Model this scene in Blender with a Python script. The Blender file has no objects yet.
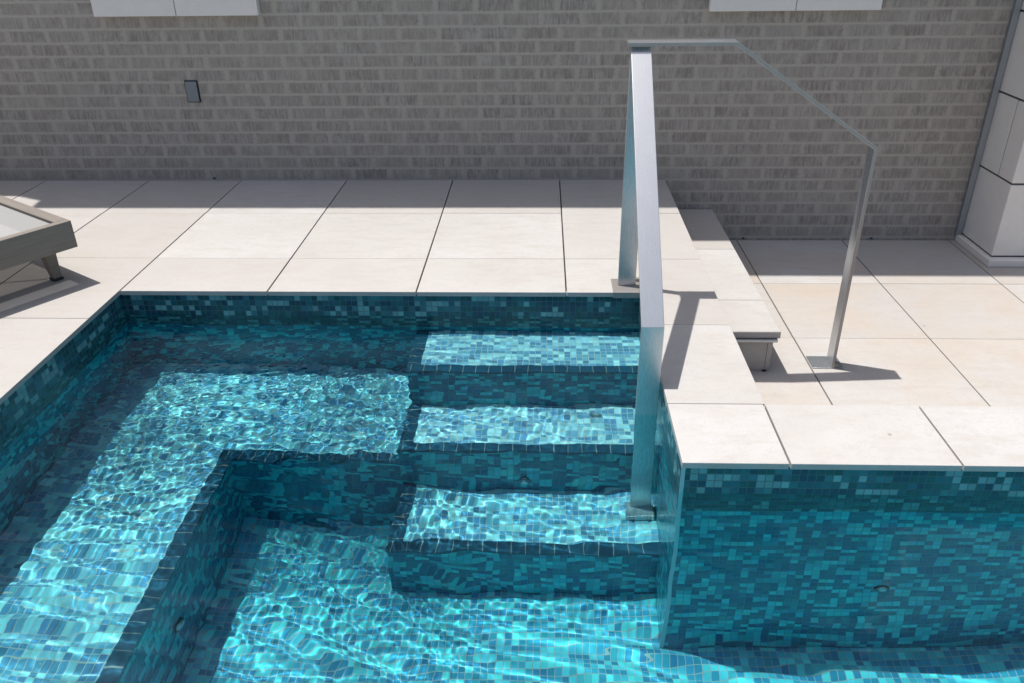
import bpy, bmesh, math, random
import numpy as np
from mathutils import Vector, Matrix
rng = random.Random(7)
sc = bpy.context.scene
C = sc.collection
R = math.radians

# ------------------------------------------------------------------ measures (metres; deck top = 0)
WALL_Y = 4.51
POOL_BACK, POOL_LEFT, POOL_RIGHT, PEN_FRONT = 2.978, -1.717, 0.391, 1.8495
STRIP_X = 0.6958            # right edge of the upper strip, terrace beyond
TERR = -0.3606              # sunken terrace level
MID = -0.1731               # intermediate step level
FRONT_Y = 2.157             # front row of coping over the sunken terrace
WATER = -0.112
FLOOR = -1.09
POOL_NEAR, POOL_FAR_X = -2.20, 5.0
STEPS = [(-.27, 2.671), (-.54, 2.376), (-.81, 2.074)]
STEP_L = -0.508
BENCH_Z, BENCH_Y, BENCH_X = -.63, 2.372, -1.118

# ------------------------------------------------------------------ node helpers
class NT:
    def __init__(s, name):
        s.m = bpy.data.materials.new(name); s.m.use_nodes = True
        s.t = s.m.node_tree; s.t.nodes.clear()
        s.out = s.n('ShaderNodeOutputMaterial')
    def n(s, k, **kw):
        x = s.t.nodes.new(k)
        for a, b in kw.items(): setattr(x, a, b)
        return x
    def l(s, a, b): s.t.links.new(a, b)
    def val(s, sock, v):
        if hasattr(v, 'is_output'): s.l(v, sock)
        else: sock.default_value = v
    def math(s, op, a, b=0.0, c=None, clamp=False):
        x = s.n('ShaderNodeMath', operation=op, use_clamp=clamp)
        s.val(x.inputs[0], a); s.val(x.inputs[1], b)
        if c is not None: s.val(x.inputs[2], c)
        return x.outputs[0]
    def mix(s, f, a, b, mode='MIX'):
        x = s.n('ShaderNodeMix', data_type='RGBA', blend_type=mode)
        s.val(x.inputs[0], f); s.val(x.inputs[6], a); s.val(x.inputs[7], b)
        return x.outputs[2]
    def ramp(s, f, stops, interp='LINEAR'):
        x = s.n('ShaderNodeValToRGB'); x.color_ramp.interpolation = interp
        e = x.color_ramp.elements
        while len(e) > 1: e.remove(e[0])
        e[0].position, e[0].color = stops[0]
        for p, c in stops[1:]:
            k = e.new(p); k.color = c
        s.val(x.inputs[0], f); return x.outputs[0]
    def noise(s, vec, scale, detail=2, rough=.5, dim='3D', out=0):
        x = s.n('ShaderNodeTexNoise', noise_dimensions=dim)
        s.l(vec, x.inputs['Vector']); x.inputs['Scale'].default_value = scale
        x.inputs['Detail'].default_value = detail; x.inputs['Roughness'].default_value = rough
        return x.outputs[out]
    def mapping(s, vec, scale=(1,1,1), loc=(0,0,0)):
        x = s.n('ShaderNodeMapping'); s.l(vec, x.inputs[0])
        x.inputs['Scale'].default_value = scale; x.inputs['Location'].default_value = loc
        return x.outputs[0]
    def bump(s, h, strength=.3, dist=.002):
        x = s.n('ShaderNodeBump'); x.inputs['Strength'].default_value = strength
        x.inputs['Distance'].default_value = dist; s.l(h, x.inputs['Height']); return x.outputs[0]
    def bsdf(s, col, rough=.5, metal=0., normal=None, **kw):
        x = s.n('ShaderNodeBsdfPrincipled')
        s.val(x.inputs['Base Color'], col); s.val(x.inputs['Roughness'], rough); s.val(x.inputs['Metallic'], metal)
        if normal is not None: s.l(normal, x.inputs['Normal'])
        for k, v in kw.items(): s.val(x.inputs[k], v)
        s.l(x.outputs[0], s.out.inputs[0]); return x
def c(*v): return (v[0], v[1], v[2], 1.)
def g(v): return (v, v, v, 1.)

# ------------------------------------------------------------------ materials
def mat_mosaic(name, pitch, cols, grout, gw=.07, wash=0.):
    """square glass mosaic laid in a staggered random mix of colours, with grout"""
    t = NT(name); uv = t.n('ShaderNodeUVMap').outputs[0]
    sep = t.n('ShaderNodeSeparateXYZ'); t.l(uv, sep.inputs[0])
    u = t.math('DIVIDE', sep.outputs[0], pitch); v = t.math('DIVIDE', sep.outputs[1], pitch)
    fu, fv = t.math('FLOOR', u), t.math('FLOOR', v)
    comb = t.n('ShaderNodeCombineXYZ'); t.l(fu, comb.inputs[0]); t.l(fv, comb.inputs[1])
    wn = t.n('ShaderNodeTexWhiteNoise', noise_dimensions='2D'); t.l(comb.outputs[0], wn.inputs[0])
    # neighbouring tiles of one sheet tend to repeat: blend a slower random in
    c2 = t.n('ShaderNodeCombineXYZ'); t.l(t.math('FLOOR', t.math('DIVIDE', u, 2.)), c2.inputs[0]); t.l(fv, c2.inputs[1])
    c2.inputs[2].default_value = 3.
    wn2 = t.n('ShaderNodeTexWhiteNoise', noise_dimensions='3D'); t.l(c2.outputs[0], wn2.inputs[0])
    pick = t.math('GREATER_THAN', wn2.outputs[0], .45)
    r = t.math('ADD', t.math('MULTIPLY', wn.outputs[0], t.math('SUBTRACT', 1., pick)), t.math('MULTIPLY', t.math('FRACT', t.math('MULTIPLY', wn2.outputs[0], 37.)), pick))
    col = t.ramp(r, cols, 'CONSTANT')
    sepc = t.n('ShaderNodeSeparateColor'); t.l(wn.outputs[1], sepc.inputs[0])
    hv = t.n('ShaderNodeHueSaturation'); t.l(col, hv.inputs['Color'])
    t.l(t.math('MULTIPLY_ADD', sepc.outputs[1], .35, .82), hv.inputs['Value'])
    t.l(t.math('MULTIPLY_ADD', sepc.outputs[2], .03, .485), hv.inputs['Hue'])
    du = t.math('MINIMUM', t.math('FRACT', u), t.math('SUBTRACT', 1., t.math('FRACT', u)))
    dv = t.math('MINIMUM', t.math('FRACT', v), t.math('SUBTRACT', 1., t.math('FRACT', v)))
    d = t.math('MINIMUM', du, dv)
    gm = t.math('LESS_THAN', d, gw)
    cl = t.noise(uv, 60., 3)
    tile = t.mix(t.math('MULTIPLY', cl, .25), hv.outputs[0], c(.10,.22,.25))
    col = t.mix(gm, tile, grout)
    hgt = t.math('MINIMUM', t.math('MULTIPLY', d, 6.), 1.)
    tilt = t.math('ADD', hgt, t.math('MULTIPLY', t.math('MULTIPLY', t.math('SUBTRACT', sepc.outputs[0], .5), t.math('FRACT', u)), .6))
    nb = t.bump(tilt, .25, .002)
    t.bsdf(col, t.math('MULTIPLY_ADD', gm, .5, .16), 0., nb, **{'Specular IOR Level': .45})
    return t.m
GROUT = c(.30,.36,.36)
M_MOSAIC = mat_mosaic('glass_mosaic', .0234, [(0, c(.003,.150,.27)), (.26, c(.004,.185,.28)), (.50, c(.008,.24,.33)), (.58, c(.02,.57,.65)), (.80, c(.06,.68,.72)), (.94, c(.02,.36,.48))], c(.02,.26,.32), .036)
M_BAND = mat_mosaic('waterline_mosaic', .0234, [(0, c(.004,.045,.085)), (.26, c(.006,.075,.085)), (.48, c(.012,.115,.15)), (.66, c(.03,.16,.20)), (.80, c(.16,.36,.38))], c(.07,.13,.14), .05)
TOPS = lambda k: [(0, c(.16*k,.31,.49)), (.2, c(.19*k,.37,.55)), (.40, c(.30*k,.50,.65)), (.62, c(.50*k,.74,.82)), (.82, c(.66*k,.86,.89))]  # sunlit paleness and the water's red loss with depth put into tile colour
M_MOSAIC_TOP = mat_mosaic('sunlit_tint_mosaic_top', .0234, TOPS(1.), c(.56,.52,.48), .05)
M_MOSAIC_MID = mat_mosaic('depth_tint_mosaic_mid', .0234, TOPS(.66), c(.50,.50,.47), .05)
M_MOSAIC_FLOOR = mat_mosaic('depth_tint_mosaic_floor', .0234, TOPS(.26), c(.42,.46,.45), .05)
def mat_nosing():
    t = NT('navy_edge_tile'); uv = t.n('ShaderNodeUVMap').outputs[0]
    sep = t.n('ShaderNodeSeparateXYZ'); t.l(uv, sep.inputs[0])
    u = t.math('DIVIDE', sep.outputs[0], .0496); f = t.math('FRACT', u)
    wn = t.n('ShaderNodeTexWhiteNoise', noise_dimensions='1D'); t.l(t.math('FLOOR', u), wn.inputs['W'])
    gm = t.math('LESS_THAN', f, .055)
    col = t.mix(wn.outputs[0], c(.005,.045,.085), c(.010,.075,.125))
    col = t.mix(t.math('MULTIPLY', t.noise(uv, 90., 3), .3), col, c(.03,.10,.17))
    col = t.mix(gm, col, c(.29,.25,.24))
    t.bsdf(col, .25); return t.m
M_NOSING = mat_nosing()

def mat_paver(name, warm=0.):
    t = NT(name); geo = t.n('ShaderNodeNewGeometry'); pos = geo.outputs['Position']
    at = t.n('ShaderNodeAttribute', attribute_name='tint'); sp = t.n('ShaderNodeSeparateColor'); t.l(at.outputs['Color'], sp.inputs[0])
    off = t.n('ShaderNodeVectorMath', operation='MULTIPLY_ADD'); t.l(at.outputs['Color'], off.inputs[0]); off.inputs[1].default_value = (40,40,40); t.l(pos, off.inputs[2])
    p = off.outputs[0]
    n1 = t.noise(p, 2.6, 6, .6); n2 = t.noise(t.mapping(p, (3.,9.,3.)), 2.2, 5, .65); n3 = t.noise(p, 160., 2, .7); n4 = t.noise(p, 34., 3, .6)
    base = t.mix(sp.outputs[0], c(.425,.400,.370), c(.488,.476,.460))
    cloud = t.ramp(n1, [(.30, g(0)), (.72, g(1))])
    col = t.mix(t.math('MULTIPLY', cloud, .75), base, c(.408,.388,.362))
    col = t.mix(t.math('MULTIPLY', t.ramp(n2, [(.48, g(0)), (.75, g(1))]), .55), col, c(.385,.345,.305))
    if warm:
        n5 = t.noise(p, 1.9, 5, .62)
        col = t.mix(t.math('MULTIPLY', t.ramp(n5, [(.46, g(0)), (.70, g(1))]), warm), col, c(.46,.345,.235))
    col = t.mix(t.math('MULTIPLY', t.ramp(n4, [(.50, g(0)), (.75, g(1))]), .30), col, c(.36,.335,.315))
    col = t.mix(t.math('MULTIPLY', t.ramp(n3, [(.56, g(0)), (.70, g(1))]), .34), col, c(.31,.285,.260))
    vo = t.n('ShaderNodeTexVoronoi'); vo.inputs['Scale'].default_value = 7.; t.l(p, vo.inputs['Vector'])
    svo = t.n('ShaderNodeSeparateColor'); t.l(vo.outputs['Color'], svo.inputs[0])
    speck = t.math('MULTIPLY', t.math('LESS_THAN', vo.outputs['Distance'], t.math('MULTIPLY_ADD', svo.outputs[1], .035, .015)), t.math('GREATER_THAN', svo.outputs[0], .80))
    col = t.mix(t.math('MULTIPLY', speck, .55), col, c(.16,.14,.12))
    nb = t.bump(t.math('ADD', n3, n4), .12, .0008)
    t.bsdf(col, .55, 0., nb, **{'Specular IOR Level': .3}); return t.m
M_PAVER = mat_paver('pale_porcelain_paver'); M_PAVER_T = mat_paver('pale_porcelain_paver_stained', .38)

def mat_plain(name, col, rough=.6, metal=0., var=.15, scale=30., bump=.1, **kw):
    t = NT(name); pos = t.n('ShaderNodeNewGeometry').outputs['Position']
    n = t.noise(pos, scale, 4, .6)
    a = c(*[max(0, v*(1-var)) for v in col]); b = c(*[min(1, v*(1+var)) for v in col])
    t.bsdf(t.mix(n, a, b), rough, metal, t.bump(n, bump, .001), **kw); return t.m
M_BED = mat_plain('joint_bed', (.10,.092,.086), .9)
M_CONC = mat_plain('concrete', (.28,.27,.255), .85)
M_COPEDGE = M_PAVER

def mat_brick():
    t = NT('rough_grey_brick'); uv = t.n('ShaderNodeUVMap').outputs[0]
    wob = t.n('ShaderNodeVectorMath', operation='MULTIPLY_ADD'); t.l(t.noise(uv, 9., 3, .6, out=1), wob.inputs[0]); wob.inputs[1].default_value = (.006,.004,0); t.l(uv, wob.inputs[2])
    sep = t.n('ShaderNodeSeparateXYZ'); t.l(wob.outputs[0], sep.inputs[0])
    H, L = .0682, .2095
    v = t.math('DIVIDE', sep.outputs[1], H); fv = t.math('FLOOR', v)
    sh = t.n('ShaderNodeTexWhiteNoise', noise_dimensions='1D'); t.l(fv, sh.inputs['W'])
    odd = t.math('MODULO', t.math('ABSOLUTE', fv), 2.)
    u = t.math('ADD', t.math('ADD', t.math('DIVIDE', sep.outputs[0], L), t.math('MULTIPLY', odd, .5)), t.math('MULTIPLY', sh.outputs[0], .16)); fu = t.math('FLOOR', u)
    cb = t.n('ShaderNodeCombineXYZ'); t.l(fu, cb.inputs[0]); t.l(fv, cb.inputs[1])
    wn = t.n('ShaderNodeTexWhiteNoise', noise_dimensions='2D'); t.l(cb.outputs[0], wn.inputs[0])
    du = t.math('MULTIPLY', t.math('MINIMUM', t.math('FRACT', u), t.math('SUBTRACT', 1., t.math('FRACT', u))), L)
    dv = t.math('MULTIPLY', t.math('MINIMUM', t.math('FRACT', v), t.math('SUBTRACT', 1., t.math('FRACT', v))), H)
    edge = t.noise(uv, 55., 3, .7)
    e = t.math('MULTIPLY', t.math('SUBTRACT', edge, .5), .022)
    d = t.math('ADD', t.math('MINIMUM', t.math('MULTIPLY', du, .55), dv), e)
    inside = t.ramp(t.math('MULTIPLY', d, 40.), [(.17, g(0)), (.42, g(1))])     # the worn, scratched heart of each brick
    s1 = t.noise(t.mapping(uv, (105., 15., 1.)), 1., 3, .65)
    s2 = t.noise(t.mapping(uv, (48., 10., 1.)), 1., 3, .6)
    patch = t.noise(uv, 11., 3, .6)
    sv = t.math('ADD', t.math('ADD', t.math('MULTIPLY', s1, .55), t.math('MULTIPLY', s2, .30)), t.math('MULTIPLY', patch, .30))
    scr = t.ramp(sv, [(.47, g(0)), (.66, g(1))])
    body = t.mix(scr, c(0.202,0.180,0.159), c(0.397,0.367,0.331))
    sepc = t.n('ShaderNodeSeparateColor'); t.l(wn.outputs[1], sepc.inputs[0])
    body = t.mix(t.math('MULTIPLY', sepc.outputs[0], .35), body, c(0.301,0.254,0.218))
    body = t.mix(t.math('MULTIPLY', sepc.outputs[1], .45), body, c(0.400,0.366,0.320))
    big = t.noise(uv, 1.3, 4, .6)
    mort = t.mix(t.noise(t.mapping(uv, (30.,60.,1.)), 1., 4, .7), c(0.365,0.330,0.289), c(0.456,0.417,0.365))
    col = t.mix(inside, mort, body)
    col = t.mix(t.math('MULTIPLY', big, .30), col, c(0.331,0.299,0.263))
    line = t.math('LESS_THAN', t.math('ADD', dv, t.math('MULTIPLY', e, .10)), .0032)
    col = t.mix(t.math('MULTIPLY', line, .30), col, c(0.481,0.440,0.384))
    h = t.math('ADD', t.math('MULTIPLY', scr, inside), t.math('MULTIPLY', t.math('SUBTRACT', 1., inside), .8))
    t.bsdf(col, .9, 0., t.bump(h, .55, .004), **{'Specular IOR Level': .2}); return t.m
M_BRICK = mat_brick()
M_WHITE = mat_plain('white_cast_stone', (.72,.69,.65), .7, var=.06, scale=14.)
M_PIER = mat_plain('pale_ashlar', (.72,.685,.635), .75, var=.10, scale=7., bump=.2)
M_PJOINT = mat_plain('grey_mortar', (.085,.078,.072), .9)
M_ALU = mat_plain('grey_aluminium', (.42,.45,.48), .42, .9, .05, 40.)
M_PLATE = mat_plain('anodised_plate', (.20,.23,.26), .45, .7, .08, 60.)
M_DARK = mat_plain('black_rubber', (.02,.02,.02), .6)
M_GLASS = mat_plain('dark_window_glass', (.015,.018,.02), .06, 0., .1, 5., 0.)

def mat_steel():
    t = NT('brushed_stainless'); uv = t.n('ShaderNodeUVMap').outputs[0]
    br = t.noise(t.mapping(uv, (900., 6., 1.)), 1., 3, .6)
    sm = t.noise(uv, 14., 4, .6)
    sp = t.ramp(t.noise(uv, 55., 4, .7), [(.66, g(0)), (.72, g(1))])
    col = t.mix(sm, c(.48,.495,.51), c(.545,.56,.575))
    col = t.mix(t.math('MULTIPLY', sp, .35), col, c(.74,.75,.76))
    t.bsdf(col, t.math('MULTIPLY_ADD', t.math('ADD', br, sp),   .07, .24), .78, t.bump(br, .02, .0005)); return t.m
M_STEEL = mat_steel()
M_EDGE = mat_plain('dull_steel_edge', (.40,.365,.335), .5, .55, .12, 40., .05)
M_PLATE_ST = mat_plain('dull_steel_plate', (.34,.32,.30), .5, .6, .2, 50.)

def mat_wood():
    t = NT('weathered_grey_teak'); uv = t.n('ShaderNodeUVMap').outputs[0]
    n = t.noise(t.mapping(uv, (3., 90., 1.)), 1., 5, .65); n2 = t.noise(t.mapping(uv, (9., 260., 1.)), 1., 3, .6)
    col = t.mix(n, c(.110,.095,.077), c(.315,.280,.240)); col = t.mix(t.math('MULTIPLY', n2, .5), col, c(.14,.122,.105))
    t.bsdf(col, .75, 0., t.bump(n2, .3, .001)); return t.m
M_WOOD = mat_wood()
def mat_sling():
    t = NT('pale_mesh_fabric'); uv = t.n('ShaderNodeUVMap').outputs[0]
    w = t.noise(t.mapping(uv, (400.,400.,1.)), 1., 1)
    b = t.bsdf(t.mix(w, c(.33,.33,.32), c(.43,.43,.415)), .7)
    tr = t.n('ShaderNodeBsdfTransparent'); mx = t.n('ShaderNodeMixShader'); mx.inputs[0].default_value = .64
    t.l(tr.outputs[0], mx.inputs[1]); t.l(b.outputs[0], mx.inputs[2]); t.l(mx.outputs[0], t.out.inputs[0]); return t.m
M_SLING = mat_sling()
def mat_water():
    t = NT('pool_water')
    rf = t.n('ShaderNodeBsdfRefraction'); rf.inputs['IOR'].default_value = 1.333; rf.inputs['Roughness'].default_value = 0.
    rf.inputs['Color'].default_value = (.63,.945,.975,1)
    gl = t.n('ShaderNodeBsdfGlossy'); gl.inputs['Roughness'].default_value = 0.; gl.inputs['Color'].default_value = (1,1,1,1)
    fr = t.n('ShaderNodeFresnel'); fr.inputs['IOR'].default_value = 1.333
    mx = t.n('ShaderNodeMixShader'); t.l(fr.outputs[0], mx.inputs[0]); t.l(rf.outputs[0], mx.inputs[1]); t.l(gl.outputs[0], mx.inputs[2])
    t.l(mx.outputs[0], t.out.inputs[0])
    return t.m
M_WATER = mat_water()

# ------------------------------------------------------------------ mesh builder
class MB:
    def __init__(s): s.v, s.f, s.uv, s.tint, s.mi = [], [], [], [], []
    def quad(s, pts, uvs=None, tint=(.5,.5,.5), mi=0):
        i = len(s.v); pts = [Vector(p) for p in pts]; s.v += pts; s.f.append(tuple(range(i, i+len(pts))))
        if uvs is None:
            n = (pts[1]-pts[0]).cross(pts[2]-pts[0]); a = [abs(x) for x in n]
            k = a.index(max(a))
            uvs = [((p.y, p.z) if k == 0 else (p.x, p.z) if k == 1 else (p.x, p.y)) for p in pts]
        s.uv += uvs; s.tint.append(tint); s.mi.append(mi)
    def box(s, x0, x1, y0, y1, z0, z1, skip='', tint=(.5,.5,.5), mis=None):
        p = lambda x,y,z: (x,y,z)
        F = {'-z': [p(x0,y1,z0),p(x1,y1,z0),p(x1,y0,z0),p(x0,y0,z0)], '+z': [p(x0,y0,z1),p(x1,y0,z1),p(x1,y1,z1),p(x0,y1,z1)],
             '-y': [p(x0,y0,z0),p(x1,y0,z0),p(x1,y0,z1),p(x0,y0,z1)], '+y': [p(x1,y1,z0),p(x0,y1,z0),p(x0,y1,z1),p(x1,y1,z1)],
             '-x': [p(x0,y1,z0),p(x0,y0,z0),p(x0,y0,z1),p(x0,y1,z1)], '+x': [p(x1,y0,z0),p(x1,y1,z0),p(x1,y1,z1),p(x1,y0,z1)]}
        for k, q in F.items():
            if k in skip: continue
            s.quad(q, None, tint, (mis or {}).get(k, 0))
    def sweep(s, path, across, half_w, th):
        """flat bar: path of (point, up-normal) mitred in its own plane, width along 'across'"""
        A = Vector(across).normalized(); n = len(path); rings = []
        for i, p in enumerate(path):
            p = Vector(p)
            d0 = (p-Vector(path[i-1])).normalized() if i else None
            d1 = (Vector(path[i+1])-p).normalized() if i < n-1 else None
            d = d0 if d1 is None else d1 if d0 is None else (d0+d1).normalized()
            nn = A.cross(d).normalized()
            k = 1. if (d0 is None or d1 is None) else 1./max(.3, nn.dot(A.cross(d1).normalized()))
            rings.append([p+A*half_w, p-A*half_w, p-A*half_w-nn*th*k, p+A*half_w-nn*th*k])
        L = 0.
        for i in range(n-1):
            a, b = rings[i], rings[i+1]; l = (Vector(path[i+1])-Vector(path[i])).length
            for k in range(4):
                j = (k+1) % 4; w = (a[k]-a[j]).length
                s.quad([a[k], a[j], b[j], b[k]], [(0,L),(w,L),(w,L+l),(0,L+l)], mi=k % 2)
            L += l
        s.quad(list(reversed(rings[0])), [(0,0),(.07,0),(.07,.01),(0,.01)]); s.quad(rings[-1], [(0,0),(.07,0),(.07,.01),(0,.01)])
    def cyl(s, p0, p1, r0, r1=None, n=20):
        p0, p1 = Vector(p0), Vector(p1); r1 = r0 if r1 is None else r1
        d = (p1-p0).normalized(); a = d.orthogonal().normalized(); b = d.cross(a)
        A = [p0+(a*math.cos(2*math.pi*k/n)+b*math.sin(2*math.pi*k/n))*r0 for k in range(n)]
        B = [p1+(a*math.cos(2*math.pi*k/n)+b*math.sin(2*math.pi*k/n))*r1 for k in range(n)]
        for k in range(n):
            j = (k+1) % n; s.quad([A[k],A[j],B[j],B[k]])
        s.quad(list(reversed(A))); s.quad(B)
    def build(s, name, mats, parent=None, bevel=0., seg=2, merge=True):
        me = bpy.data.meshes.new(name); me.from_pydata([tuple(p) for p in s.v], [], s.f)
        uvl = me.uv_layers.new(name='UVMap'); flat = [x for p in s.uv for x in p]; uvl.data.foreach_set('uv', flat)
        at = me.attributes.new('tint', 'FLOAT_COLOR', 'FACE')
        at.data.foreach_set('color', [x for t in s.tint for x in (*t, 1.)])
        for m in (mats if isinstance(mats, (list, tuple)) else [mats]): me.materials.append(m)
        me.polygons.foreach_set('material_index', s.mi)
        if merge:
            bm = bmesh.new(); bm.from_mesh(me); bmesh.ops.remove_doubles(bm, verts=bm.verts, dist=1e-5); bm.to_mesh(me); bm.free()
        o = bpy.data.objects.new(name, me); C.objects.link(o)
        if parent is not None: o.parent = parent; o.matrix_parent_inverse = PINV[parent.name]
        if bevel:
            b = o.modifiers.new('soft_edge', 'BEVEL'); b.width = bevel; b.segments = seg; b.limit_method = 'ANGLE'; b.angle_limit = R(40)
        return o
PINV = {}
def thing(name, label, cat, loc=(0,0,0), group=None):
    o = bpy.data.objects.new(name, None); C.objects.link(o); o.location = loc; o.empty_display_size = .1
    o['label'] = label; o['category'] = cat
    if group: o['group'] = group
    PINV[o.name] = Matrix.Translation(-Vector(loc)); return o
def sub(o): PINV[o.name] = Matrix.Identity(4); return o      # parts may carry sub-parts
def struct(o, kind='structure'): o['kind'] = kind; return o

# ------------------------------------------------------------------ paving
def tiles(name, cells, ztop, mat, th=.02, gx=.0030, gy=.0014, lip=.0):
    m = MB()
    for (x0, x1, y0, y1) in cells:
        t = (rng.random(), rng.random(), rng.random())
        if ztop == 0. and y1 <= FRONT_Y+.001 and x0 > 0 and y0 > 1.5: t = (.75+.25*t[0], t[1], t[2])   # the coping row is of a paler batch
        m.box(x0+gx, x1-gx, y0+gy, y1-gy, ztop-th, ztop+rng.uniform(-.0006, .0006), '', t)
    return m
def grid(xs, ys):
    return [(xs[i], xs[i+1], ys[j], ys[j+1]) for i in range(len(xs)-1) for j in range(len(ys)-1)]
W = .605
xa = [-1.717-.536-W*k for k in range(9, 0, -1)] + [-2.2527, POOL_LEFT]
ycols = [WALL_Y-.004, 3.9358, 3.3329]
ydown = [3.3329-W*k for k in range(16)]
cells = grid(xa, sorted(ycols[:2]+ydown))
cells += grid([POOL_LEFT, -1.1088, -.5024, .1016], sorted([WALL_Y-.004, 3.9358, 3.3329, POOL_BACK]))
cells += [(.1016, .50, 3.3329, WALL_Y-.004), (.1016, POOL_RIGHT, POOL_BACK, 3.3329)]
cells += grid([.50, STRIP_X], sorted([WALL_Y-.004, 3.9358, 3.3329]))
cells += grid([POOL_RIGHT, STRIP_X], sorted([3.3329, 2.699, FRONT_Y]))
fx = [POOL_RIGHT, .6898] + [1.158+.468*k for k in range(9)]
cells += grid(fx, [PEN_FRONT, FRONT_Y])
# near side of the pool
cells += grid([POOL_LEFT+W*k for k in range(12)], [POOL_NEAR-W*k for k in range(5, -1, -1)])
cells += grid([POOL_FAR_X+.05, POOL_FAR_X+.05+W, POOL_FAR_X+.05+2*W], [POOL_NEAR-.6+W*k for k in range(9)])
deck = tiles('pool_deck', cells, 0., M_PAVER)
# solid bed under the tiles (joints look down on to it)
for (x0,x1,y0,y1) in [(-8, POOL_LEFT-.062, -6, WALL_Y), (POOL_LEFT-.062, .1, POOL_BACK+.062, WALL_Y), (.1, STRIP_X-.012, POOL_BACK+.062, WALL_Y),
                      (POOL_RIGHT+.062, STRIP_X-.012, FRONT_Y-.012, POOL_BACK+.062), (POOL_RIGHT+.062, POOL_FAR_X, PEN_FRONT+.062, FRONT_Y-.012),
                      (POOL_LEFT-.062, 7, -6, POOL_NEAR-.062), (POOL_FAR_X+.062, 7, POOL_NEAR-.062, FRONT_Y-.012)]:
    deck.box(x0,x1,y0,y1, -.06, -.0205, '', (.5,.5,.5), {k: 1 for k in ('+z','-z','-x','+x','-y','+y')})
struct(deck.build('pool_deck', [M_PAVER, M_BED], None, .0016, 2))

terr = tiles('sunken_terrace', grid([STRIP_X-.17, 1.1351]+[1.7367+W*k for k in range(9)], sorted([WALL_Y-.004, 3.8874, 3.2843, 2.679, FRONT_Y-.03])), TERR, M_PAVER_T)
terr.box(STRIP_X-.2, 8, FRONT_Y-.03, WALL_Y, TERR-.2, TERR-.0205, '', (.5,.5,.5), {k: 1 for k in ('+z','-z','-x','+x','-y','+y')})
struct(terr.build('sunken_terrace', [M_PAVER_T, M_BED], None, .0016, 2))
gm = MB(); gm.box(-400, 400, -400, 400, -1.75, -1.45)
struct(gm.build('ground', M_CONC))
# retaining faces under the upper deck strip, seen from the terrace
rw = thing('retaining_wall', 'low pale concrete wall carrying the deck strip above the sunken terrace', 'wall', (1.5, 2.1, TERR))
m = MB(); m.box(STRIP_X-.20, STRIP_X-.03, FRONT_Y-.03, WALL_Y-.01, TERR-.02, -.0605); m.box(STRIP_X-.03, 5.4, FRONT_Y-.12, FRONT_Y-.03, TERR-.02, -.0605)
m.build('wall', M_CONC, rw)

# ------------------------------------------------------------------ pool
IN = .016      # tile face sits just behind the coping edge
pool = thing('swimming_pool', 'sunken swimming pool lined in teal glass mosaic with a bench and three steps', 'pool', (0, 1.5, FLOOR))
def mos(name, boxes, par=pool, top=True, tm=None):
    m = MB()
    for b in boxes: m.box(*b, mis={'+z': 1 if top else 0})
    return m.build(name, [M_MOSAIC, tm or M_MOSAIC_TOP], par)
zt = -.0605
xl, xr, yb, yf = POOL_LEFT-IN, POOL_RIGHT+.006, POOL_BACK+IN, PEN_FRONT+IN
zc = -.0205
mos('back_wall', [(xl-.25, xr, yb, yb+.2, FLOOR-.2, zt), (xl, xr, yb, yb+.045, zt, zc)])
mos('side_wall', [(xl-.25, xl, POOL_NEAR-.3, yb, FLOOR-.2, zt), (xl-.045, xl, POOL_NEAR-.04, yb+.045, zt, zc)])
mos('side_wall', [(xr, xr+.10, yf, yb+.2, FLOOR-.2, zt), (xr, xr+.045, yf, yb+.045, zt, zc)])
mos('front_wall', [(xr+.10, POOL_FAR_X+.25, yf, yf+.10, FLOOR-.2, zt), (xr+.045, POOL_FAR_X, yf, yf+.045, zt, zc)])
mos('near_wall', [(xl, POOL_FAR_X+.25, POOL_NEAR-.25, POOL_NEAR-IN, FLOOR-.2, zt), (xl, POOL_FAR_X, POOL_NEAR-.045, POOL_NEAR-IN, zt, zc)])
band = MB(); pr = .003; b0 = WATER-.113  # darker mosaic colours on the wall tops, from the coping to below the waterline
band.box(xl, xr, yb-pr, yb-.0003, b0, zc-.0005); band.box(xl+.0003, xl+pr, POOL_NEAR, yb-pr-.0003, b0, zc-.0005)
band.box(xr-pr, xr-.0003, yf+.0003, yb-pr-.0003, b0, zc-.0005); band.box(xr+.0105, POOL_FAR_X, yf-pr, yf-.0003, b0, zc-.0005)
band.build('waterline_band', M_BAND, pool)['label'] = 'band of darker mosaic along the top of the pool walls'
mos('end_wall', [(POOL_FAR_X, POOL_FAR_X+.25, POOL_NEAR-IN, yf, FLOOR-.2, zt)])
mos('floor', [(xl, xr, POOL_NEAR-IN, yb, FLOOR-.2, FLOOR), (xr, POOL_FAR_X, POOL_NEAR-IN, yf, FLOOR-.2, FLOOR)], tm=M_MOSAIC_FLOOR)
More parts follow.
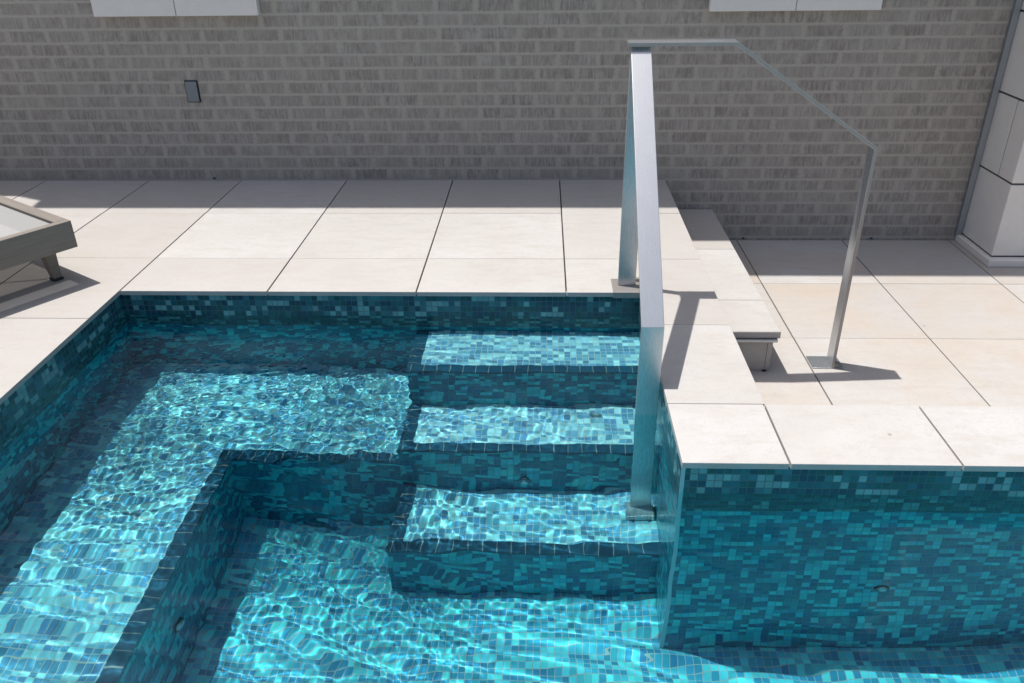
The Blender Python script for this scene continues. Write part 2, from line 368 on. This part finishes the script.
# bench: an L along the back and the left
NZ = .047
def nosing(par, segs, z):
    m = MB()
    for (ax, a0, a1, b, side) in segs:   # ax: axis it runs along; b: outer edge; side: direction of the outside
        z0, z1 = z-.008, z+.003
        if ax == 'x':
            y0, y1 = (b-.003, b+NZ)
            P = lambda x,y,zz: (x,y,zz)
            m.quad([P(a0,y0,z1),P(a1,y0,z1),P(a1,y1,z1),P(a0,y1,z1)], [(a0,0),(a1,0),(a1,NZ),(a0,NZ)])
            m.quad([P(a0,y0,z0),P(a1,y0,z0),P(a1,y0,z1),P(a0,y0,z1)], [(a0,.06),(a1,.06),(a1,.07),(a0,.07)])
            m.quad([P(a1,y1,z1-.006),P(a0,y1,z1-.006),P(a0,y1,z1),P(a1,y1,z1)], [(a1,.06),(a0,.06),(a0,.07),(a1,.07)])
            m.quad([P(a0,y1,z0),P(a1,y1,z0),P(a1,y0,z0),P(a0,y0,z0)], [(a0,0),(a1,0),(a1,NZ),(a0,NZ)])
            for xx in (a0, a1): m.quad([P(xx,y0,z0),P(xx,y1,z0),P(xx,y1,z1),P(xx,y0,z1)], [(.01,0),(.02,0),(.02,.01),(.01,.01)])
        else:
            x0, x1 = (b-.003, b+NZ) if side < 0 else (b-NZ, b+.003)
            m.quad([(x0,a0,z1),(x1,a0,z1),(x1,a1,z1),(x0,a1,z1)], [(a0,0),(a0,NZ),(a1,NZ),(a1,0)])
            xo = x0 if side < 0 else x1; xi = x1 if side < 0 else x0
            m.quad([(xo,a0,z0),(xo,a1,z0),(xo,a1,z1),(xo,a0,z1)], [(a0,.06),(a1,.06),(a1,.07),(a0,.07)])
            m.quad([(xi,a0,z1-.006),(xi,a1,z1-.006),(xi,a1,z1),(xi,a0,z1)], [(a0,.06),(a1,.06),(a1,.07),(a0,.07)])
            m.quad([(x0,a0,z0),(x1,a0,z0),(x1,a1,z0),(x0,a1,z0)], [(a0,0),(a0,NZ),(a1,NZ),(a1,0)])
            for yy in (a0, a1): m.quad([(x0,yy,z0),(x1,yy,z0),(x1,yy,z1),(x0,yy,z1)], [(.01,0),(.02,0),(.02,.01),(.01,.01)])
    o = m.build('edge_tiles', M_NOSING, par)
    o['label'] = 'band of larger navy tiles along the edge'
    return o
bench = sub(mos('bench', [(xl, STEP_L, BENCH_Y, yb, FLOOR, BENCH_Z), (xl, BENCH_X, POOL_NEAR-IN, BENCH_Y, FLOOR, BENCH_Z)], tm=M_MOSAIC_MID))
nosing(bench, [('x', BENCH_X-NZ, STEP_L-.002, BENCH_Y, -1), ('y', POOL_NEAR, BENCH_Y-.003, BENCH_X, 1)], BENCH_Z)
prev = yb
for (z, y) in STEPS:
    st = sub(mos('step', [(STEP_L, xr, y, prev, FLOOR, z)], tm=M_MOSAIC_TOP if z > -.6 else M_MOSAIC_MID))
    nosing(st, [('x', STEP_L-.003, xr, y, -1), ('y', y+NZ, prev, STEP_L, -1)], z)
    prev = y
# stainless trim on the outside corner
m = MB(); m.box(xr-.002, xr+.010, yf-.003, yf-.0005, FLOOR, -.0205); m.build('corner_trim', M_ALU, pool)
def fitting(p, d, r=.017, ring=None):
    p, d = Vector(p), Vector(d); m = MB()
    m.cyl(p, p+d*.004, r*1.35, r*1.25); a = m.build('jet_fitting', ring or M_PLATE, pool)
    PINV[a.name] = Matrix.Identity(4)
    m = MB(); m.cyl(p+d*.0042, p+d*.011, r*.95, r*.7); m.build('nozzle', M_ALU, a)
fitting((1.034, yf-.001, -.713), (0,-1,0), ring=M_DARK); fitting((BENCH_X+.001, 1.78, -.885), (1,0,0), ring=M_DARK); fitting((-.054, STEPS[1][1]-.001, -.735), (0,-1,0))
fitting((.208, 2.60, STEPS[1][0]+.001), (0,0,1), .018)
fitting((BENCH_X+.001, .9, -.885), (1,0,0)); fitting((2.4, yf-.001, -.713), (0,-1,0))

# ------------------------------------------------------------------ water
def wave_height(X, Y):
    rg = np.random.RandomState(11)
    Z = np.zeros_like(X)
    # stirred towards the left and the back (jets), calm to the right
    left = 1/(1+np.exp((X+.42)/.15)); back = 1/(1+np.exp(-(Y-2.05)/.16))
    ch = left*(.13+.87*back); mid = .42+.58*left
    # warp so that crests are not straight lines
    wx = X+.05*np.sin(3.1*Y+1.)+.03*np.sin(7.3*X+2.2*Y); wy = Y+.05*np.sin(2.7*X+.5)+.03*np.sin(6.1*Y-3.*X)
    def band(n, l0, l1, kap, ang0=None, spread=math.pi):
        out = np.zeros_like(X)
        for i in range(n):
            lam = math.exp(rg.uniform(math.log(l0), math.log(l1))); k = 2*math.pi/lam
            a = rg.uniform(-spread, spread) + (ang0 or 0.)
            out += kap/k**2*np.sin(k*(wx*math.cos(a)+wy*math.sin(a))+rg.uniform(0, 6.28))
        return out
    calm = .35+.65/(1+np.exp((X-.05)/.15))
    Z += band(12, .35, .9, .085) * calm
    Z += band(14, .13, .30, .16, 1.25, .7) * calm
    Z += band(22, .042, .11, .60, 1.28, .26) * mid
    Z += band(12, .05, .10, .24, .05, .5) * (.06+.94*left) * (.40+.60*back)
    Z += band(14, .028, .05, .50, .95, .6) * (.10+.90*left) * (.55+.45*back)
    Z += band(36, .018, .044, 1.65) * ch
    sx = 1/(1+np.exp((X-.10)/.10)) * (.35+.65*back)/(1+np.exp(-(Y-1.98)/.05))          # a little chop spreads over the upper steps
    Z += band(20, .020, .050, 1.05) * sx
    return Z
def make_water():
    h = .004
    xs = np.concatenate([np.arange(POOL_LEFT-.05, 1.45, h), np.arange(1.45, POOL_FAR_X+.04, .02)])
    ys = np.concatenate([np.arange(POOL_NEAR-.05, .9, .02), np.arange(.9, POOL_BACK+.045, h)])
    X, Y = np.meshgrid(xs, ys, indexing='ij'); Z = WATER+wave_height(X, Y)
    cx, cyy = ((xs[:-1]+xs[1:])/2)[:, None], ((ys[:-1]+ys[1:])/2)[None, :]
    mask = (cx < POOL_RIGHT+.05) | (cyy < PEN_FRONT+.05)
    mask = np.broadcast_to(mask, (len(xs)-1, len(ys)-1))
    idx = np.arange(X.size).reshape(X.shape)
    q = np.stack([idx[:-1,:-1], idx[1:,:-1], idx[1:,1:], idx[:-1,1:]], -1)[mask]
    used, inv = np.unique(q, return_inverse=True); q = inv.reshape(-1, 4)
    V = np.stack([X.ravel(), Y.ravel(), Z.ravel()], -1)[used]
    # skirt and bottom close the body of water inside the masonry
    x0, x1, y0, y1 = xs[0], xs[-1], ys[0], ys[-1]
    px = xs[1:][cx[:, 0] < POOL_RIGHT+.05][-1]; py = ys[1:][cyy[0] < PEN_FRONT+.05][-1]
    loop = [(x0,y0),(x1,y0),(x1,py),(px,py),(px,y1),(x0,y1)]
    zb = FLOOR-.1; n0 = len(V)
    ex = np.array([(a,b,WATER) for a,b in loop]+[(a,b,zb) for a,b in loop]); V = np.vstack([V, ex])
    faces = [(n0+i, n0+6+i, n0+6+(i+1)%6, n0+(i+1)%6) for i in range(6)] + [tuple(n0+6+i for i in reversed(range(6)))]
    me = bpy.data.meshes.new('water'); 
    nq = len(q); nl = nq*4+sum(len(f) for f in faces)
    me.vertices.add(len(V)); me.vertices.foreach_set('co', V.ravel())
    me.loops.add(nl); me.polygons.add(nq+len(faces))
    li = np.concatenate([q.ravel()]+[np.array(f) for f in faces]); me.loops.foreach_set('vertex_index', li)
    starts = np.concatenate([np.arange(nq)*4, nq*4+np.cumsum([0]+[len(f) for f in faces[:-1]])]); me.polygons.foreach_set('loop_start', starts)
    me.update(calc_edges=True); me.validate()
    sm = np.zeros(len(me.polygons), bool); sm[:nq] = True; me.polygons.foreach_set('use_smooth', sm)
    me.materials.append(M_WATER)
    o = bpy.data.objects.new('water', me); C.objects.link(o); return struct(o)
water = make_water()

# ------------------------------------------------------------------ the building behind
house = thing('brick_building', 'grey rough brick building wall with pale stone window sills behind the pool deck', 'building', (0, WALL_Y, 0))
HW = 3.4
m = MB(); m.box(-9, 9, WALL_Y, WALL_Y+.3, -1.4, HW-.1)
m.build('wall', M_BRICK, house)
for wx, wz in ((-1.874, .006), (1.172, TERR+.006), (1.905, TERR+.006), (-4.1, .006)):
    m = MB(); m.box(wx-.007, wx+.007, WALL_Y-.0025, WALL_Y-.0003, wz, wz+.009); m.build('weep_hole', M_DARK, house)
m = MB()   # unseen eave, its stepped outline shaped to throw the deck shadow and sun patch
P2 = [(-9,4.66),(-4.0,4.66),(-3.84,4.556),(-3.576,4.434),(-3.553,4.318),(9,4.318),(9,6.5),(-9,6.5)]
zA, zB = HW-.0995, HW
m.quad([(x,y,zB) for x,y in P2]); m.quad([(x,y,zA) for x,y in reversed(P2)])
for i in range(len(P2)):
    a, b = P2[i], P2[(i+1)%len(P2)]; m.quad([(a[0],a[1],zA),(b[0],b[1],zA),(b[0],b[1],zB),(a[0],a[1],zB)])
m.build('shadow_eave', M_WHITE, house)
for (x0, x1, xj) in [(-2.331,-1.467,-1.897), (.846,1.701,1.277)]:
    w = MB(); w.box(x0+.03, x1-.03, WALL_Y-.012, WALL_Y-.004, 1.09, 2.45); win = sub(w.build('window', M_GLASS, house))
    f = MB(); f.box(x0+.0305, x0+.075, WALL_Y-.03, WALL_Y-.0125, 1.06, 2.48); f.box(x1-.075, x1-.0305, WALL_Y-.03, WALL_Y-.0125, 1.06, 2.48)
    f.box(x0+.0755, x1-.0755, WALL_Y-.03, WALL_Y-.0125, 1.06, 1.10); f.box(x0+.0755, x1-.0755, WALL_Y-.03, WALL_Y-.0125, 2.44, 2.48)
    f.build('frame', M_ALU, win)
    s_ = MB(); gj = .0018
    s_.box(x0, xj-gj, WALL_Y-.045, WALL_Y-.001, .884, 1.058); s_.box(xj+gj, x1, WALL_Y-.045, WALL_Y-.001, .884, 1.058)
    s_.box(xj-gj, xj+gj, WALL_Y-.040, WALL_Y-.001, .886, 1.056, '', (.5,.5,.5), {k: 1 for k in ('+z','-z','-y','+y')})
    s_.build('sill', [M_WHITE, M_PJOINT], win, .003, 2)
# pale stone pier on the right
PX, PY = 2.405, 4.150
pier = sub((lambda mm: (mm.box(PX+.006, 3.4, PY+.006, WALL_Y-.002, -.55, HW-.102), mm)[1])(MB()).build('pier', M_PJOINT, house))
mb = MB(); jh = .005
rows = [(-.318, .079), (.079, .476), (.476, .873), (.873, 1.27), (1.27, 1.667), (1.667, 2.064), (2.064, 2.461), (2.461, 2.858), (2.858, HW-.105)]
for i, (z0, z1) in enumerate(rows):
    t = (rng.random(), 0, 0)
    if i % 2 == 0: mb.box(PX, PX+.36, PY, WALL_Y-.003, z0+jh, z1-jh, '', t); mb.box(PX+.367, 3.42, PY, WALL_Y-.003, z0+jh, z1-jh)
    else: mb.box(PX, PX+.80, PY, PY+.150-jh, z0+jh, z1-jh, '', t); mb.box(PX, PX+.80, PY+.150+jh, WALL_Y-.003, z0+jh, z1-jh); mb.box(PX+.807, 3.42, PY, WALL_Y-.003, z0+jh, z1-jh)
mb.build('stone_blocks', M_PIER, pier, .004, 2)
mb = MB(); mb.box(PX-.028, 3.44, PY-.045, WALL_Y-.004, TERR+.001, -.3215); mb.build('plinth', M_PIER, pier, .004, 2)
mb = MB(); mb.box(PX-.036, PX-.004, WALL_Y-.022, WALL_Y-.001, -.321, HW-.102); mb.build('edge_trim', M_ALU, pier)
# small cover plate on the wall
cp = thing('wall_plate', 'small upright grey rectangular metal plate fixed to the brick wall', 'wall plate', (-1.903, WALL_Y, .496))
m = MB(); m.box(-1.939,-1.867, WALL_Y-.006, WALL_Y-.0005, .438,.554); m.build('backing', M_DARK, cp)
m = MB(); m.box(-1.934,-1.872, WALL_Y-.014, WALL_Y-.0065, .4425,.5495); m.build('cover', M_PLATE, cp, .002)

# ------------------------------------------------------------------ the step between deck and terrace
stp = thing('terrace_step', 'single pale stone step with a metal trim between the pool deck and the sunken terrace', 'step', (.83, 3.7, TERR))
m = MB()
ys_ = [2.976, 3.2843, 3.8874, WALL_Y-.004]
for j in range(3): m.box(STRIP_X-.03, .976, ys_[j]+(.0014 if j else 0), ys_[j+1]-.0014, MID-.030, MID, '', (rng.random(), rng.random(), rng.random()))
m.build('tread', M_PAVER, stp, .003, 2)
m = MB(); m.box(STRIP_X-.03, .965, 2.966, WALL_Y-.006, MID-.043, MID-.0305); m.build('metal_trim', M_ALU, stp, .002)
m = MB(); m.box(STRIP_X-.03, .930, 2.984, WALL_Y-.006, TERR+.0005, MID-.0435); m.box(.932, .952, 2.984, WALL_Y-.006, TERR+.0005, MID-.0435)
m.build('riser', M_PAVER, stp)
m = MB(); m.box(.922, .940, 2.980, 2.9835, TERR+.0005, TERR+.008); m.build('foot_pad', M_DARK, stp)

# ------------------------------------------------------------------ handrail
hr = thing('handrail', 'brushed stainless flat bar handrail branching down into the pool and down to the terrace', 'handrail', (.347, 3.042, 0))
T = .013; XA, HWD = .3465, .0355; YB = 3.042
m = MB(); m.sweep([(XA, 3.0485, .004), (XA, 3.0485, .900)], (-1,0,0), HWD, T); m.build('post', [M_STEEL, M_EDGE], hr, .0015)
m = MB(); m.sweep([(XA, 3.035, .9155), (XA, 2.272, .205), (XA, 2.272, -.806)], (1,0,0), HWD, T); m.build('pool_rail', [M_STEEL, M_EDGE], hr, .0015)
m = MB(); m.sweep([(.300, YB, .9285), (.676, YB, .9285), (1.216, YB, .5625), (1.216, YB, TERR+.004)], (0,1,0), .035, T); m.build('terrace_rail', [M_STEEL, M_EDGE], hr, .0015)
m = MB(); m.box(.288,.418, 2.9745, 3.106, .0005, .0045); m.box(.288,.418, 2.9705, 2.9743, -.021, .0045); pl = sub(m.build('base_plate', M_PLATE_ST, hr, .001))
m = MB(); m.cyl((.393,3.085,.0047),(.393,3.085,.017),.010); m.build('bolt', M_PLATE_ST, pl)
m = MB(); m.cyl((.405,3.02,.0047),(.405,3.02,.012),.007); m.build('bolt', M_PLATE_ST, pl)
m = MB(); m.box(1.140,1.268, 3.006, 3.108, TERR+.0012, TERR+.0052); pl = sub(m.build('base_plate', M_ALU, hr, .001))
m = MB(); m.cyl((1.236,3.045,TERR+.0054),(1.236,3.045,TERR+.024),.013,.011); m.build('bolt', M_PLATE_ST, pl)
m = MB(); m.box(1.2165,1.250,3.012,3.032,TERR+.0054,TERR+.019); m.build('clamp', M_PLATE_ST, pl, .002)
m = MB(); m.box(.298,.392, 2.218, 2.290, STEPS[2][0]+.001, STEPS[2][0]+.032); ft = sub(m.build('foot_bracket', M_STEEL, hr, .003))
m = MB(); m.cyl((.318,2.2179,-.792),(.318,2.212,-.792),.006); m.build('bolt', M_PLATE_ST, ft)
m = MB(); m.cyl((.372,2.2179,-.792),(.372,2.212,-.792),.006); m.build('bolt', M_PLATE_ST, ft)

# ------------------------------------------------------------------ sun lounger
lg = thing('sun_lounger', 'weathered grey wooden sun lounger with pale mesh top standing on the deck', 'sun lounger', (-1.90, 3.08, 0))
lg.rotation_euler = (0, 0, math.atan2(.56, -.83))     # local +x runs along its long side
PINV[lg.name] = Matrix.Identity(4)
LL, LW, Z0, Z1 = 1.95, .70, .152, .266
def lbox(name, boxes, mat, par=lg, bev=.003):
    m = MB()
    for b in boxes: m.box(*b)
    o = m.build(name, mat, par, bev); PINV[o.name] = Matrix.Identity(4); return o
# local y: positive is to the left of +x, i.e. towards the camera side
lbox('long_rail', [(.0355, LL-.0355, 0, .05, Z0, Z1)], M_WOOD); lbox('long_rail', [(.0355, LL-.0355, LW-.05, LW, Z0, Z1)], M_WOOD)
lbox('end_rail', [(0, .035, 0, LW, Z0, Z1)], M_WOOD); lbox('end_rail', [(LL-.035, LL, 0, LW, Z0, Z1)], M_WOOD)
lbox('mesh_top', [(.042, LL-.042, .056, LW-.056, Z1-.016, Z1-.010)], M_SLING, bev=0)
lbox('cross_bar', [(.125, .185, .0505, LW-.0505, Z0+.01, Z0+.045)], M_WOOD); lbox('cross_bar', [(LL-.22, LL-.16, .0505, LW-.0505, Z0+.01, Z0+.045)], M_WOOD)
for (lx, s1) in ((.130, -1), (LL-.130, 1)):
    for (ly, s2) in ((.068, -1), (LW-.068, 1)):
        m = MB(); top = Vector((lx+.02, ly, Z0+.02)); bot = Vector((lx-.01, ly, .012))
        w0, w1 = .029, .017
        A = [top+Vector((a*w0, b*w0, 0)) for a,b in ((-1,-1),(1,-1),(1,1),(-1,1))]; B = [bot+Vector((a*w1, b*w1, 0)) for a,b in ((-1,-1),(1,-1),(1,1),(-1,1))]
        for k in range(4): j = (k+1)%4; m.quad([B[k],B[j],A[j],A[k]])
        m.quad(A); m.quad(list(reversed(B)))
        lo = m.build('leg', M_WOOD, lg, .002); PINV[lo.name] = Matrix.Identity(4)
        m = MB(); m.box(bot.x-.02, bot.x+.02, bot.y-.02, bot.y+.02, .0008, .0118); m.build('foot', M_DARK, lo)
m = MB(); m.cyl((.20,.10,Z0+.005),(.62,LW-.12,.05),.005,n=10); m.cyl((.20,LW-.1,Z0+.005),(.62,.12,.05),.005,n=10); m.build('brace_wire', M_DARK, lg)

# ------------------------------------------------------------------ camera
cam = bpy.data.cameras.new('camera'); co = bpy.data.objects.new('camera', cam); C.objects.link(co)
r = Vector((.99914, .03362, -.01164)); 
pitch, yaw, roll = .489, -.0398, -.0132
f = Vector((math.sin(yaw)*math.cos(pitch), math.cos(yaw)*math.cos(pitch), -math.sin(pitch)))
r0 = Vector((math.cos(yaw), -math.sin(yaw), 0)); u0 = r0.cross(f)
rr = r0*math.cos(roll)+u0*math.sin(roll); uu = -r0*math.sin(roll)+u0*math.cos(roll)
M = Matrix((rr, uu, -f)).transposed().to_4x4(); M.translation = (0, 0, 1.3623); co.matrix_world = M
cam.sensor_width = 36; cam.lens = 816.23/1024*36; cam.clip_start = .05; cam.clip_end = 2000
sc.camera = co

# ------------------------------------------------------------------ light
sd = Vector((.266, -.089, -1.)).normalized()
sun = bpy.data.lights.new('sun', 'SUN'); so = bpy.data.objects.new('sun', sun); C.objects.link(so)
so.rotation_euler = sd.to_track_quat('-Z', 'Y').to_euler(); so.location = (-3, 2, 9)
sun.energy = 4.0; sun.angle = R(.53); sun.color = (1., .965, .925)
w = bpy.data.worlds.new('World'); sc.world = w; w.use_nodes = True
nt = w.node_tree; bg = nt.nodes['Background']; sky = nt.nodes.new('ShaderNodeTexSky'); sky.sky_type = 'NISHITA'; sky.sun_disc = False; sky.dust_density = 3.; sky.ozone_density = 1.4
el = math.asin(-sd.z); sky.sun_elevation = el; sky.sun_rotation = math.atan2(-sd.x, -sd.y)
nt.links.new(sky.outputs[0], bg.inputs[0]); bg.inputs[1].default_value = .10

# sunlight bent through the rippled water: real refractive caustics
sun.cycles.is_caustics_light = True
water.cycles.is_caustics_caster = True
for o in sc.objects:
    if o.type == 'MESH' and (o.parent is not None) and (o.parent is pool or o.parent.parent is pool or o.parent is hr or o.parent.parent is hr): o.cycles.is_caustics_receiver = True
cy = sc.cycles
cy.caustics_refractive = True; cy.caustics_reflective = False
cy.use_denoising = True
cy.max_bounces = 14; cy.diffuse_bounces = 8; cy.glossy_bounces = 5; cy.transmission_bounces = 10; cy.transparent_max_bounces = 8
cy.sample_clamp_indirect = 20.; cy.blur_glossy = .3
vs = sc.view_settings; vs.view_transform = 'Standard'; vs.look = 'None'; vs.exposure = .4; vs.gamma = 1.; vs.use_curve_mapping = False
